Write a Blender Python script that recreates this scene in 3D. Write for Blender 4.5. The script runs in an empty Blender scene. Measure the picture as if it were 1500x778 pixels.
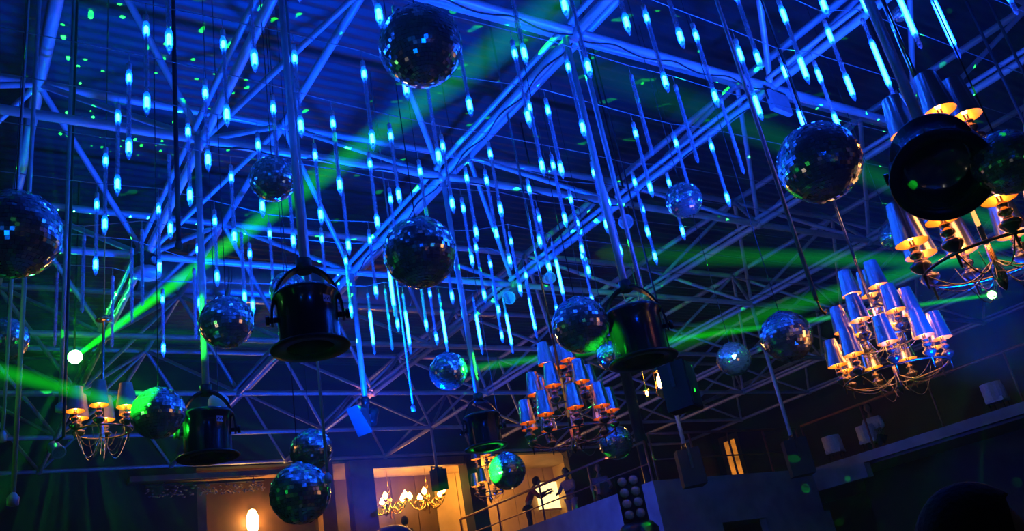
import bpy, bmesh, math, random
from mathutils import Vector, Matrix, Quaternion
random.seed(7)
C = bpy.context.scene
COL = C.collection
PI = math.pi
S = 2.6731                       # space-frame module (m)
# ------------------------------------------------------------------ camera
FPX = 1279.74                    # focal length in pixels of the 1500 px wide frame
def vnorm(v): return Vector(v).normalized()
AZ = math.radians(36.2106)       # hall axes against the camera heading
PITCH, ROLL = 0.0, 0.0
_d = Vector((193.73 - 750, 389 + 2568.58)); PITCH = math.atan(FPX / _d.length); ROLL = math.atan2(-_d.x, _d.y)
_n = Vector((math.sin(AZ) * math.cos(PITCH), math.cos(AZ) * math.cos(PITCH), math.sin(PITCH)))
_r0 = Vector((math.cos(AZ), -math.sin(AZ), 0)); _u0 = _r0.cross(_n)
CR = _r0 * math.cos(ROLL) - _u0 * math.sin(ROLL)
CU = _r0 * math.sin(ROLL) + _u0 * math.cos(ROLL)
CN = _n
CAM = Vector((-4.7060, -7.4513, 1.6))
cd = bpy.data.cameras.new('camera'); cam = bpy.data.objects.new('camera', cd); COL.objects.link(cam)
cd.sensor_width = 36; cd.lens = FPX * 36 / 1500; cd.clip_end = 200; cd.clip_start = .05
cam.matrix_world = Matrix(((CR.x, CU.x, -CN.x, CAM.x), (CR.y, CU.y, -CN.y, CAM.y), (CR.z, CU.z, -CN.z, CAM.z), (0, 0, 0, 1)))
C.camera = cam
def ray(x, y): return CR * (x - 750) + CU * (389 - y) + CN * FPX
def atd(x, y, d): return CAM + ray(x, y).normalized() * d
def atz(x, y, z): r = ray(x, y); return CAM + r * ((z - CAM.z) / r.z)
def aty(x, y, Y): r = ray(x, y); return CAM + r * ((Y - CAM.y) / r.y)
def atx(x, y, X): r = ray(x, y); return CAM + r * ((X - CAM.x) / r.x)
# ------------------------------------------------------------------ world, exposure
w = bpy.data.worlds.new('night'); C.world = w; w.use_nodes = True
w.node_tree.nodes['Background'].inputs[0].default_value = (.05, .12, 1, 1)
w.node_tree.nodes['Background'].inputs[1].default_value = .0015
hz = w.node_tree.nodes.new('ShaderNodeVolumeScatter'); hz.inputs['Color'].default_value = (.9, .93, 1, 1); hz.inputs['Density'].default_value = .0028; hz.inputs['Anisotropy'].default_value = .2
w.node_tree.links.new(hz.outputs[0], w.node_tree.nodes['World Output'].inputs['Volume'])      # theatrical haze
vs = C.view_settings; vs.view_transform = 'Standard'; vs.look = 'None'; vs.exposure = 0; vs.gamma = 1; vs.use_curve_mapping = False
try:
    C.cycles.transparent_max_bounces = 32; C.cycles.max_bounces = 5; C.cycles.diffuse_bounces = 2; C.cycles.volume_bounces = 0; C.cycles.sample_clamp_indirect = 3
except Exception: pass
# ------------------------------------------------------------------ lights (stage lamps of the hall, plus added unseen lights)
def aim(o, target):
    o.rotation_mode = 'QUATERNION'; o.rotation_quaternion = (Vector(target) - o.location).to_track_quat('-Z', 'Y')
def spot(name, loc, target, watts, color, angle, blend=.6, size=.08):
    l = bpy.data.lights.new(name, 'SPOT'); l.energy = watts; l.color = color; l.spot_size = math.radians(angle); l.spot_blend = blend; l.shadow_soft_size = size
    o = bpy.data.objects.new(name, l); COL.objects.link(o); o.location = loc; aim(o, target); return o
def lamp(name, loc, watts, color, size=.05):
    l = bpy.data.lights.new(name, 'POINT'); l.energy = watts; l.color = color; l.shadow_soft_size = size
    o = bpy.data.objects.new(name, l); COL.objects.link(o); o.location = loc; return o
BLUE = (.0, .055, 1.0)
spot('blue_wash_light', (-.6, 1.6, 2.9), (-.5, .6, 7.9), 4300, BLUE, 120, .9, .2)
spot('blue_wash_light', (1.6, -4.4, 2.6), (1.4, -4.0, 7.9), 3400, BLUE, 110, .9, .2)
spot('blue_wash_light', (-3.9, -9.3, 3.1), (.2, -.5, 7.6), 420, BLUE, 62, .8, .2)
spot('blue_wash_light', (-6.5, -7.0, 3.1), (-3.0, -1.0, 7.4), 150, (0, .14, 1), 60, .8, .2)
spot('blue_wash_light', (3.4, 6.6, 3.2), (10.0, 5.5, 7.6), 420, (.0, .06, 1), 130, .9, .3)
spot('blue_wash_light', (2.2, 6.5, 1.5), (.8, 9.8, 7.9), 1300, BLUE, 76, .9, .3)
spot('blue_floor_light', (2.0, -2.0, 4.4), (10, 6, 3.0), 170, (.10, .34, 1), 90, .8, .3)
def gobo(o, scale, thr, seed):
    """dot pattern in an added lamp, stands in for laser specks off mirror balls"""
    l = o.data; l.use_nodes = True; nt = l.node_tree; N = nt.nodes
    em = N['Emission']; tc = N.new('ShaderNodeTexCoord'); mp = N.new('ShaderNodeMapping'); vo = N.new('ShaderNodeTexVoronoi'); lt = N.new('ShaderNodeMath')
    mp.inputs['Location'].default_value = (seed, seed * .7, seed * .3); vo.inputs['Scale'].default_value = scale
    lt.operation = 'LESS_THAN'; lt.inputs[1].default_value = thr
    nt.links.new(tc.outputs['Normal'], mp.inputs[0]); nt.links.new(mp.outputs[0], vo.inputs['Vector'])
    nt.links.new(vo.outputs['Distance'], lt.inputs[0]); nt.links.new(lt.outputs[0], em.inputs['Strength'])
GREEN = (.01, 1, .03)
LASER_L = aty(110, 523, 5.2); LASER_R = atd(1453, 432, 12.0); LASER_M = Vector((3.4, -9.5, 2.2))
GOBO = []
GOBO.append((spot('added_dot_light', LASER_L + Vector((-.02, -.18, -.02)), (-2, -4, 6.6), 30000, GREEN, 150, .2, 0), 24, .15, 3.1))
GOBO.append((spot('added_dot_light', LASER_R + Vector((-.15, -.1, -.02)), (3, -3, 6.0), 16000, GREEN, 140, .2, 0), 20, .11, 5.7))
GOBO.append((spot('added_dot_light', (-3.9, -9.0, 2.6), (2, 2, 4.5), 7000, GREEN, 120, .2, 0), 17, .08, 9.3))
for g in GOBO: gobo(*g)
for wx, wy, ww in ((556, 398, 420), (905, 372, 300), (640, 452, 300)):
    wt = atz(wx, wy, 9.05); spot('reflection_patch_light', (wt.x - .6, wt.y + 1.2, 4.6), wt, ww, (1, .24, .08), 15, .7, .05)  # added spots; their orange roof patches stand in for lamp reflections
for lx, ly, lz, lc in ((-7.5, -9.5, 2.2, (1, .9, .8)), (-2.5, -11, 1.8, (1, .45, .12)), (1.5, -9.5, 2.4, (.9, 1, 1)), (-9.5, -5.5, 1.9, (.05, 1, .1)), (4.5, -7.5, 1.2, (1, .4, .1)), (-7, -2.5, 1.0, (1, .75, .5)), (-4.0, -12.5, 3.5, (.1, 1, .15)), (2.5, 2.5, .9, (1, .5, .15))):
    lamp('added_glint_light', (lx, ly, lz), 2.2, lc, .07)  # unseen point lights added only for glints in the mirror balls
spot('green_laser_wash', LASER_L + Vector((-.05, -.25, -.1)), (-4.5, -4, 5.5), 70, (.01, 1, .12), 130, .8, .06)
spot('green_laser_wash', (-9.0, 1.5, 2.6), (-3.0, -1.5, 5.0), 60, (.01, 1, .1), 60, .8, .06)

# ------------------------------------------------------------------ materials
def new_mat(name):
    m = bpy.data.materials.new(name); m.use_nodes = True; return m, m.node_tree, m.node_tree.nodes, m.node_tree.nodes['Principled BSDF']
def mat(name, col, rough=.5, metal=0., var=.25, scale=9., bump=0., em=None, es=0., coat=0.):
    m, nt, N, b = new_mat(name)
    tc = N.new('ShaderNodeTexCoord'); no = N.new('ShaderNodeTexNoise'); no.inputs['Scale'].default_value = scale; no.inputs['Detail'].default_value = 5
    nt.links.new(tc.outputs['Object'], no.inputs['Vector'])
    r = N.new('ShaderNodeValToRGB'); r.color_ramp.elements[0].position = .3; r.color_ramp.elements[1].position = .7
    r.color_ramp.elements[0].color = tuple(c * (1 - var) for c in col) + (1,); r.color_ramp.elements[1].color = tuple(min(1, c * (1 + var * .5)) for c in col) + (1,)
    nt.links.new(no.outputs['Fac'], r.inputs['Fac']); nt.links.new(r.outputs['Color'], b.inputs['Base Color'])
    b.inputs['Roughness'].default_value = rough; b.inputs['Metallic'].default_value = metal
    if coat: b.inputs['Coat Weight'].default_value = coat
    if bump:
        bp = N.new('ShaderNodeBump'); bp.inputs['Strength'].default_value = bump; bp.inputs['Distance'].default_value = .02
        nt.links.new(no.outputs['Fac'], bp.inputs['Height']); nt.links.new(bp.outputs[0], b.inputs['Normal'])
    if em: b.inputs['Emission Color'].default_value = em + (1,); b.inputs['Emission Strength'].default_value = es
    return m
def emit(name, col, strength, var=.3, scale=60.):
    m, nt, N, b = new_mat(name); N.remove(b); e = N.new('ShaderNodeEmission'); e.inputs[0].default_value = col + (1,)
    tc = N.new('ShaderNodeTexCoord'); no = N.new('ShaderNodeTexNoise'); no.inputs['Scale'].default_value = scale
    mr = N.new('ShaderNodeMapRange'); mr.inputs[1].default_value = .3; mr.inputs[2].default_value = .7
    mr.inputs[3].default_value = strength * (1 - var); mr.inputs[4].default_value = strength * (1 + var)
    nt.links.new(tc.outputs['Object'], no.inputs['Vector']); nt.links.new(no.outputs[0], mr.inputs[0]); nt.links.new(mr.outputs[0], e.inputs[1])
    nt.links.new(e.outputs[0], N['Material Output'].inputs[0]); return m
def clear(name, col, alpha, em=None, es=0., rough=.15):
    m, nt, N, b = new_mat(name); b.inputs['Base Color'].default_value = col + (1,); b.inputs['Roughness'].default_value = rough
    if em: b.inputs['Emission Color'].default_value = em + (1,); b.inputs['Emission Strength'].default_value = es
    tr = N.new('ShaderNodeBsdfTransparent'); mx = N.new('ShaderNodeMixShader')
    tc = N.new('ShaderNodeTexCoord'); wv = N.new('ShaderNodeTexNoise'); wv.inputs['Scale'].default_value = 40
    mr = N.new('ShaderNodeMapRange'); mr.inputs[3].default_value = alpha * .7; mr.inputs[4].default_value = alpha * 1.3
    nt.links.new(tc.outputs['Object'], wv.inputs['Vector']); nt.links.new(wv.outputs[0], mr.inputs[0]); nt.links.new(mr.outputs[0], mx.inputs[0])
    nt.links.new(tr.outputs[0], mx.inputs[1]); nt.links.new(b.outputs[0], mx.inputs[2]); nt.links.new(mx.outputs[0], N['Material Output'].inputs[0])
    return m
M = {}
M['pipe'] = mat('painted_steel_pipe', (.52, .54, .56), .42, .25, .3, 6)
M['node'] = mat('steel_node', (.4, .41, .43), .45, .5, .3, 8)
M['black'] = mat('black_metal', (.018, .018, .02), .32, .3, .4, 12)
M['gloss'] = mat('black_gloss_paint', (.016, .016, .02), .22, .2, .4, 5, coat=.5)
M['inner'] = mat('can_reflector', (.5, .5, .52), .12, .9, .3, 6)
M['matte'] = mat('matte_black', (.006, .006, .008), .75, 0, .3, 20)
M['cable'] = mat('dark_cable', (.02, .02, .025), .6, 0, .3, 20)
M['wire'] = mat('thin_wire', (.35, .36, .38), .4, .6, .3, 20)
M['paper'] = mat('sticker_paper', (.55, .55, .58), .7, 0, .35, 70)
M['plaster'] = mat('painted_plaster', (.27, .29, .32), .8, 0, .3, 2.5, .25)
M['darkwall'] = mat('dark_wall_paint', (.03, .03, .036), .75, 0, .3, 2, .2)
M['floor'] = mat('dark_floor', (.03, .03, .034), .35, 0, .3, 2)
M['wood'] = mat('brown_wood_panel', (.34, .17, .075), .5, 0, .35, 3, .2)
M['darkwood'] = mat('dark_wood_panel', (.11, .05, .022), .5, 0, .35, 3, .2)
M['cream'] = mat('cream_paint', (.62, .42, .2), .7, 0, .2, 2, .1)
M['steel'] = mat('chrome', (.68, .68, .7), .08, 1, .1, 8)
M['shade'] = mat('mirrored_shade', (.78, .74, .74), .22, .95, .12, 5)
M['shade_dim'] = mat('grey_fabric_shade', (.36, .31, .3), .5, .3, .2, 14)
M['gold'] = mat('gold_lining', (.85, .45, .12), .4, .5, .15, 8)
M['brass'] = mat('brass', (.75, .5, .16), .25, .9, .2, 9)
M['copperpost'] = mat('dark_turned_metal', (.3, .26, .25), .2, .85, .2, 9)
M['red_rail'] = mat('red_brown_rail', (.3, .085, .045), .4, .1, .25, 8)
M['mirror_core'] = mat('ball_core', (.012, .012, .014), .5, 0, .2, 8)
M['globe'] = mat('white_globe', (.75, .75, .78), .4, 0, .1, 4)
M['strip'] = mat('led_strip', (.5, .52, .55), .5, 0, .6, 120)
M['skin'] = mat('skin', (.36, .2, .13), .55, 0, .15, 20)
M['hair'] = mat('dark_hair', (.006, .004, .004), .85, 0, .3, 60, .4)
M['red_cloth'] = mat('red_cloth', (.35, .03, .03), .8, 0, .2, 25)
M['lilac_cloth'] = mat('lilac_cloth', (.5, .36, .5), .8, 0, .2, 25)
M['pink_cloth'] = mat('pink_cloth', (.5, .2, .26), .8, 0, .2, 25)
M['white_cloth'] = mat('white_cloth', (.7, .7, .74), .8, 0, .15, 25)
M['dark_cloth'] = mat('dark_cloth', (.03, .03, .04), .85, 0, .25, 25)
M['lens'] = mat('frosted_lens', (.32, .42, .42), .25, .3, .3, 40)
M['glass'] = mat('glinting_crystal', (.55, .6, .7), .06, .8, .2, 14)
M['duct'] = mat('sheet_metal_duct', (.5, .51, .53), .3, .75, .2, 4)
M['dimbox'] = mat('grey_casing', (.14, .15, .17), .45, .2, .2, 10)
M['bluebox'] = mat('pale_grey_casing', (.42, .45, .5), .45, .2, .2, 10)
M['led'] = emit('led_cluster_light', (.0055, .07, 1.0), 230, .35, 90)
M['bulb'] = emit('warm_bulb', (1, .40, .07), 40)
M['bulb_low'] = emit('dimmed_bulb', (1, .26, .04), 7)
M['candle'] = emit('candle_bulb', (1, .5, .1), 60)
M['laser'] = emit('laser_lens', (.22, 1, .2), 26, .05)
M['sconce'] = emit('sconce_light', (1, .62, .16), 14, .1)
M['panel'] = emit('lit_panel', (1, .72, .26), 2.3, .1, 3)
M['doorlight'] = emit('lit_door_glass', (1, .3, .03), .55, .5, 3)
M['redled'] = emit('red_indicator', (1, .03, .08), 6)
M['tube'] = clear('clear_plastic_tube', (.55, .62, .8), .36, rough=.12)
M['halo'] = clear('led_bloom_glow', (.4, .6, .9), .45, em=(0, .08, 1), es=5.0)  # emissive shell wider than the tube, imitates bloom around lit LEDs
def mirror_tiles():
    m, nt, N, b = new_mat('mirror_tiles'); tc = N.new('ShaderNodeTexCoord'); no = N.new('ShaderNodeTexNoise'); no.inputs['Scale'].default_value = 30
    r = N.new('ShaderNodeValToRGB'); r.color_ramp.elements[0].color = (.6, .62, .66, 1); r.color_ramp.elements[1].color = (.88, .9, .92, 1)
    nt.links.new(tc.outputs['Object'], no.inputs['Vector']); nt.links.new(no.outputs[0], r.inputs[0]); nt.links.new(r.outputs[0], b.inputs['Base Color'])
    b.inputs['Metallic'].default_value = .9; b.inputs['Roughness'].default_value = .14; return m
M['mirror'] = mirror_tiles()
def sheet_mat():
    m, nt, N, b = new_mat('corrugated_roof_sheet'); tc = N.new('ShaderNodeTexCoord'); no = N.new('ShaderNodeTexNoise'); no.inputs['Scale'].default_value = .6; no.inputs['Detail'].default_value = 6
    r = N.new('ShaderNodeValToRGB'); r.color_ramp.elements[0].color = (.04, .043, .06, 1); r.color_ramp.elements[1].color = (.08, .083, .10, 1)
    nt.links.new(tc.outputs['Object'], no.inputs['Vector']); nt.links.new(no.outputs[0], r.inputs[0]); nt.links.new(r.outputs[0], b.inputs['Base Color'])
    b.inputs['Metallic'].default_value = .3; b.inputs['Roughness'].default_value = .55; return m
M['sheet'] = sheet_mat()
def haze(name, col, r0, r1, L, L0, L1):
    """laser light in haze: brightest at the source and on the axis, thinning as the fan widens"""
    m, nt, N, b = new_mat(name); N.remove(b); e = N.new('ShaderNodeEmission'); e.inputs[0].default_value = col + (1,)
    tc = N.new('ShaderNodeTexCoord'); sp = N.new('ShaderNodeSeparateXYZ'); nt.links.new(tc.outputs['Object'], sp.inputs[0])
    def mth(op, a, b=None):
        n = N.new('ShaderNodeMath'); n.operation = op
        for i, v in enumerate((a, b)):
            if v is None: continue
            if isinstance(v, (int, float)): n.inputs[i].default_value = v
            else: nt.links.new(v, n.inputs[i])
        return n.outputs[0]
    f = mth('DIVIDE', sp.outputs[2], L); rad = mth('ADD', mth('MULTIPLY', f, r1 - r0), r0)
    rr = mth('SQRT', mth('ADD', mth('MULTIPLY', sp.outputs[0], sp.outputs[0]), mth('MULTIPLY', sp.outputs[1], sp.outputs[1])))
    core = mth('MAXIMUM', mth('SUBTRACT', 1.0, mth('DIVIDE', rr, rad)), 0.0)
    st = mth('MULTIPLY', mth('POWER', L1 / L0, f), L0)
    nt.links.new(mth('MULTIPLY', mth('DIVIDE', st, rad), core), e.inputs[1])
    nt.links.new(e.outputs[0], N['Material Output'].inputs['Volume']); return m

# ------------------------------------------------------------------ mesh helpers
class MB:
    def __init__(s): s.v = []; s.f = []; s.smooth = []
    def add(s, vs, fs, smooth=False):
        o = len(s.v); s.v += [tuple(v) for v in vs]; s.f += [tuple(i + o for i in f) for f in fs]; s.smooth += [smooth] * len(fs); return s
    def box(s, a, b):
        x0, y0, z0 = a; x1, y1, z1 = b
        vs = [(x0, y0, z0), (x1, y0, z0), (x1, y1, z0), (x0, y1, z0), (x0, y0, z1), (x1, y0, z1), (x1, y1, z1), (x0, y1, z1)]
        return s.add(vs, [(3, 2, 1, 0), (4, 5, 6, 7), (0, 1, 5, 4), (1, 2, 6, 5), (2, 3, 7, 6), (3, 0, 4, 7)])
    def obox(s, c, ax, ay, az):
        c = Vector(c); ax, ay, az = Vector(ax), Vector(ay), Vector(az)
        vs = [c + ax * i + ay * j + az * k for k in (-1, 1) for i, j in ((-1, -1), (1, -1), (1, 1), (-1, 1))]
        return s.add(vs, [(3, 2, 1, 0), (4, 5, 6, 7), (0, 1, 5, 4), (1, 2, 6, 5), (2, 3, 7, 6), (3, 0, 4, 7)])
    def tube(s, pts, r, n=8, caps=True):
        pts = [Vector(p) for p in pts]; R = r if isinstance(r, (list, tuple)) else [r] * len(pts); vs = []; fs = []
        t0 = (pts[1] - pts[0]).normalized(); a = t0.orthogonal().normalized()
        for i, p in enumerate(pts):
            t = (pts[min(i + 1, len(pts) - 1)] - pts[max(i - 1, 0)]).normalized()
            a = (a - t * a.dot(t)).normalized(); b = t.cross(a)
            for k in range(n):
                an = 2 * PI * k / n; vs.append(p + (a * math.cos(an) + b * math.sin(an)) * R[i])
        for i in range(len(pts) - 1):
            for k in range(n):
                k2 = (k + 1) % n; fs.append((i * n + k, i * n + k2, (i + 1) * n + k2, (i + 1) * n + k))
        s.add(vs, fs, True)
        if caps: o = len(s.v) - len(vs); s.f += [tuple(o + k for k in reversed(range(n))), tuple(o + (len(pts) - 1) * n + k for k in range(n))]; s.smooth += [False, False]
        return s
    def lathe(s, prof, n=24, c=(0, 0, 0), closed=False):
        vs = []; fs = []; m = len(prof)
        for r, z in prof:
            for k in range(n):
                a = 2 * PI * k / n; vs.append((c[0] + r * math.cos(a), c[1] + r * math.sin(a), c[2] + z))
        for i in range(m if closed else m - 1):
            j = (i + 1) % m
            for k in range(n):
                k2 = (k + 1) % n; fs.append((i * n + k, i * n + k2, j * n + k2, j * n + k))
        return s.add(vs, fs, True)
    def mesh(s, name, m):
        me = bpy.data.meshes.new(name); me.from_pydata(s.v, [], s.f); me.polygons.foreach_set('use_smooth', s.smooth)
        for mm in (m if isinstance(m, (list, tuple)) else [m]): me.materials.append(mm)
        me.update(); return me
    def build(s, name, m, parent=None, loc=None):
        return link(name, s.mesh(name, m), parent, loc)
def link(name, me, parent=None, loc=None):
    o = bpy.data.objects.new(name, me); COL.objects.link(o)
    if parent: o.parent = parent
    if loc is not None: o.location = loc
    return o
def tag(o, label, cat, group=None, kind=None):
    o['label'] = label; o['category'] = cat
    if group: o['group'] = group
    if kind: o['kind'] = kind
    return o
def thing(name, label, cat, loc=(0, 0, 0), group=None, rz=0):
    o = bpy.data.objects.new(name, None); COL.objects.link(o); o.location = loc; o.rotation_euler = (0, 0, rz); o.empty_display_size = .1
    return tag(o, label, cat, group)
def struct(name, mb, m):
    o = mb.build(name, m); o['kind'] = 'structure'; return o
def kids(o): return [c for c in bpy.data.objects if c.parent is o]
def dup(root, loc, label, group=None):
    r = root.copy(); COL.objects.link(r); r.location = loc; r['label'] = label
    if group: r['group'] = group
    for ch in list(root.children):
        c = ch.copy(); COL.objects.link(c); c.parent = r
        for g in list(ch.children):
            d = g.copy(); COL.objects.link(d); d.parent = c
    return r
ORD = ['first', 'second', 'third', 'fourth', 'fifth', 'sixth', 'seventh', 'eighth', 'ninth', 'tenth', 'eleventh', 'twelfth', 'thirteenth', 'fourteenth', 'fifteenth']

# ================================================================== SETTING
XL, XR, YF, YB, ZC = -15.0, 6.5 * S, -14.0, 5 * S, 9.1
struct('floor', MB().box((XL, YF, -.2), (XR, YB + 4, 0)), M['floor'])
cm = MB(); per, amp, sub = .19, .014, 6; n = int((YB + 4 - YF) / per * sub); vs_ = []
for i in range(n + 1):
    y = YF + i * per / sub; z = ZC + amp * math.sin(2 * PI * i / sub); vs_ += [(XL, y, z), (XR + 2, y, z)]
cm.add(vs_, [(2 * i, 2 * i + 1, 2 * i + 3, 2 * i + 2) for i in range(n)], True); cm.box((XL, YF, ZC + .06), (XR + 2, YB + 4, ZC + .12))
struct('ceiling', cm, M['sheet'])
struct('wall_left', MB().box((XL - .2, YF, 0), (XL, YB + 4, ZC)), M['darkwall'])
struct('wall_front', MB().box((XL, YF - .2, 0), (XR, YF, ZC)), M['darkwall'])
# right wall with the lit door
dY0, dY1, dZ1 = 12.2, 13.1, 6.62
wr = MB().box((XR, YF, 0), (XR + .2, dY0, 7.95)).box((XR, dY1, 0), (XR + .2, YB, 7.95)).box((XR, dY0, dZ1), (XR + .2, dY1, 7.95)).box((XR, dY0, 0), (XR + .2, dY1, 4.0)).box((XR + .02, YF, 7.95), (XR + .2, YB, ZC))
struct('wall_right', wr, M['darkwall'])
struct('trim_1', MB().box((XR - .1, YF, 7.86), (XR + .02, YB, 7.97)), M['pipe'])
d = struct('door_1', MB().box((XR + .02, dY0, 4.0), (XR + .08, dY0 + .2, dZ1)).box((XR + .02, dY1 - .2, 4.0), (XR + .08, dY1, dZ1)).box((XR + .02, dY0 + .2, dZ1 - .18), (XR + .08, dY1 - .2, dZ1)).box((XR + .02, dY0 + .2, 4.0), (XR + .08, dY1 - .2, 4.5)), M['wood'])
MB().box((XR + .04, dY0 + .2, 4.5), (XR + .06, dY1 - .2, dZ1 - .18)).build('door_pane', M['doorlight'], d)
# back wall: solid above the frame, bays below
BT = 6.52
wb = MB().box((XL, YB, BT), (XR, YB + .25, ZC)).box((XL, YB, 0), (.55, YB + .25, BT)).box((11.25, YB, 0), (XR, YB + .25, BT)).box((.55, YB, 0), (11.25, YB + .25, 3.9))
struct('wall_back', wb, M['darkwall'])
struct('trim_2', MB().box((-.95, YB - .35, 6.2), (3.6, YB, 6.32)), M['wood'])
iw = struct('wall_bay', MB().box((.55, YB + 2.6, 3.9), (12.6, YB + 2.8, 6.75)), M['darkwall'])
x = .75
while x < 12.4:                                               # panelled inner wall, one board after another
    wd = random.choice([.62, .7, .78]); x1 = min(x + wd, 12.5)
    MB().box((x + .012, YB + 2.56, 3.95), (x1 - .012, YB + 2.6 + random.uniform(-.01, .01), 6.6)).build('wall_panel', M['cream'] if x > 8.0 else M['darkwood'], iw)
    x = x1
struct('ceiling_bay', MB().box((.55, YB + .25, 6.6), (12.6, YB + 2.8, 6.75)), M['cream'])
struct('wall_bay_left', MB().box((.45, YB + .25, 3.9), (.55, YB + 2.8, 6.75)), M['darkwall'])
struct('wall_bay_right', MB().box((12.5, YB + .25, 3.9), (12.6, YB + 2.8, 6.75)), M['cream'])
struct('trim_3', MB().box((3.5, YB - .02, 3.9), (3.86, YB + .3, BT)), M['wood'])
struct('trim_4', MB().box((4.32, YB - .04, 3.9), (4.95, YB + .3, BT)), M['wood'])
struct('trim_5', MB().box((7.72, YB - .05, 3.9), (8.2, YB + .4, BT)), M['darkwall'])
struct('wall_sconce_bay', MB().box((.55, YB + .5, 3.9), (3.5, YB + .6, 6.6)), M['darkwood'])
struct('trim_6', MB().box((.55, YB, 3.9), (.75, YB + .5, 6.2)), M['wood'])
struct('trim_7', MB().box((4.9, YB + .02, 6.3), (7.72, YB + .2, BT)), M['wood'])
# gallery: plaster parapet walls, slab, recess under it
GX0, GX1, GYC, GZ = 7.15, 11.9, 5.5, 4.0
hz1 = aty(1090, 762, GYC).z; hx0, hx1 = aty(1058, 765, GYC).x, aty(1122, 760, GYC).x
ga = MB().box((GX0, GYC, 0), (GX0 + .18, YB, GZ))
ga.box((GX0 + .18, GYC, hz1), (GX1, GYC + .18, GZ)).box((GX0 + .18, GYC, 0), (hx0, GYC + .18, hz1)).box((hx1, GYC, 0), (GX1 + .2, GYC + .18, hz1))
ga.box((GX1 - .0, 4.15, 3.5), (GX1 + .2, GYC, GZ)).box((GX1, YF, 3.8), (GX1 + .2, 4.15, GZ))
struct('trim_8', ga, M['plaster'])
struct('floor_gallery', MB().box((GX0 + .18, GYC + .18, 3.75), (XR, YB, GZ - .02)).box((GX1 + .2, YF, 3.75), (XR, GYC + .18, GZ - .02)), M['floor'])
struct('wall_under_gallery', MB().box((13.6, YF, 0), (13.75, GYC, 3.75)), M['darkwall'])
# air duct under the roof
dp = atz(510, 424, 8.42)
du = thing('air_duct', 'long round sheet-metal duct under the roof beyond the hanging tubes', 'duct', dp)
MB().lathe([(.40, -3.9), (.40, 3.3)], 28).lathe([(.42, 3.3), (.42, 3.38), (.0, 3.38)], 28).build('duct_pipe', M['duct'], du).rotation_euler = (0, PI / 2, 0)
for x in (-3.6, -2.4, -1.2, 0, 1.2, 2.4):
    MB().lathe([(.41, -.03), (.435, -.03), (.435, .03), (.41, .03)], 28).build('duct_flange', M['duct'], du, (x, 0, 0)).rotation_euler = (0, PI / 2, 0)
for x in (-3, 0, 2.8): MB().tube([(x, 0, .4), (x, 0, .68)], .012, 6).build('duct_hanger', M['wire'], du)

# ================================================================== SPACE FRAME
fr = thing('space_frame', 'blue-lit tubular steel space frame spanning the whole hall under the roof', 'truss', (0, 0, 6.6))
ZB, ZT = 0.0, 1.283
def unit_pipe(r, m): return MB().tube([(0, 0, 0), (0, 0, 1)], r, 10, False).mesh('pipe', m)
PB, PT, PD, PP, PW = unit_pipe(.046, M['pipe']), unit_pipe(.05, M['pipe']), unit_pipe(.034, M['pipe']), unit_pipe(.03, M['pipe']), unit_pipe(.009, M['cable'])
PTB = unit_pipe(.068, M['pipe'])
NODE = MB().lathe([(0, -.075), (.05, -.062), (.075, -.03), (.075, .03), (.05, .062), (0, .075)], 12).mesh('node', M['node'])
def pix(p):
    v = Vector(p) - CAM; a = v.dot(CN)
    if a < .3: return None
    return 750 + FPX * v.dot(CR) / a, 389 - FPX * v.dot(CU) / a
def seen(a, b):
    for k in range(9):
        q = pix(Vector(a).lerp(Vector(b), k / 8) + Vector((0, 0, 6.6)))
        if q and -170 < q[0] < 1670 and -150 < q[1] < 930: return True
    return False
def strut(name, me, a, b, cut=.05):
    a, b = Vector(a), Vector(b); 
    if not seen(a, b): return
    d = (b - a).normalized(); a2 = a + d * cut; b2 = b - d * cut
    o = link(name, me, fr, a2); o.rotation_mode = 'QUATERNION'; o.rotation_quaternion = d.to_track_quat('Z', 'Y'); o.scale = (1, 1, (b2 - a2).length); return o
KX, KY = range(-5, 7), range(-3, 6)
def bn(i, j): return Vector((i * S, j * S, ZB))
def tn(i, j): return Vector(((i + .5) * S, (j + .5) * S, ZT))
for i in KX:
    for j in KY:
        if seen(bn(i, j), bn(i, j)): link('frame_node', NODE, fr, bn(i, j))
        if i < 6: strut('bottom_chord', PB, bn(i, j), bn(i + 1, j))
        if j < 5:
            strut('bottom_chord', PB, bn(i, j), bn(i, j + 1))
            if j < 3: strut('twin_chord', PP, bn(i, j) + Vector((-.10, 0, .05)), bn(i, j + 1) + Vector((-.10, 0, .05)))
        if i < 6 and j < 5:
            if seen(tn(i, j), tn(i, j)): link('frame_node', NODE, fr, tn(i, j))
            if i < 5: strut('top_chord', PT, tn(i, j), tn(i + 1, j))
            if j < 4: strut('top_chord', PTB if i == -2 else PT, tn(i, j), tn(i, j + 1))
            for a, b in ((0, 0), (1, 0), (0, 1), (1, 1)): strut('diagonal_brace', PD, bn(i + a, j + b), tn(i, j))
# dark cable runs strapped along the nearest chords
for a, b in ((bn(-1, -1), bn(0, -1)), (bn(0, -1), bn(1, -1)), (bn(0, -1), bn(0, 0)), (bn(-1, 0), bn(0, 0)), (bn(0, 0), bn(1, 0)), (bn(1, -1), bn(1, 0)), (bn(0, 0), bn(0, 1))):
    pts = [a.lerp(b, k / 40) + Vector((.03 * math.sin(k * .55), .03 * math.sin(k * .55 + 1), -.05)) for k in range(1, 40)]
    MB().tube(pts, .008, 5).build('cable_run', M['cable'], fr)

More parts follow.
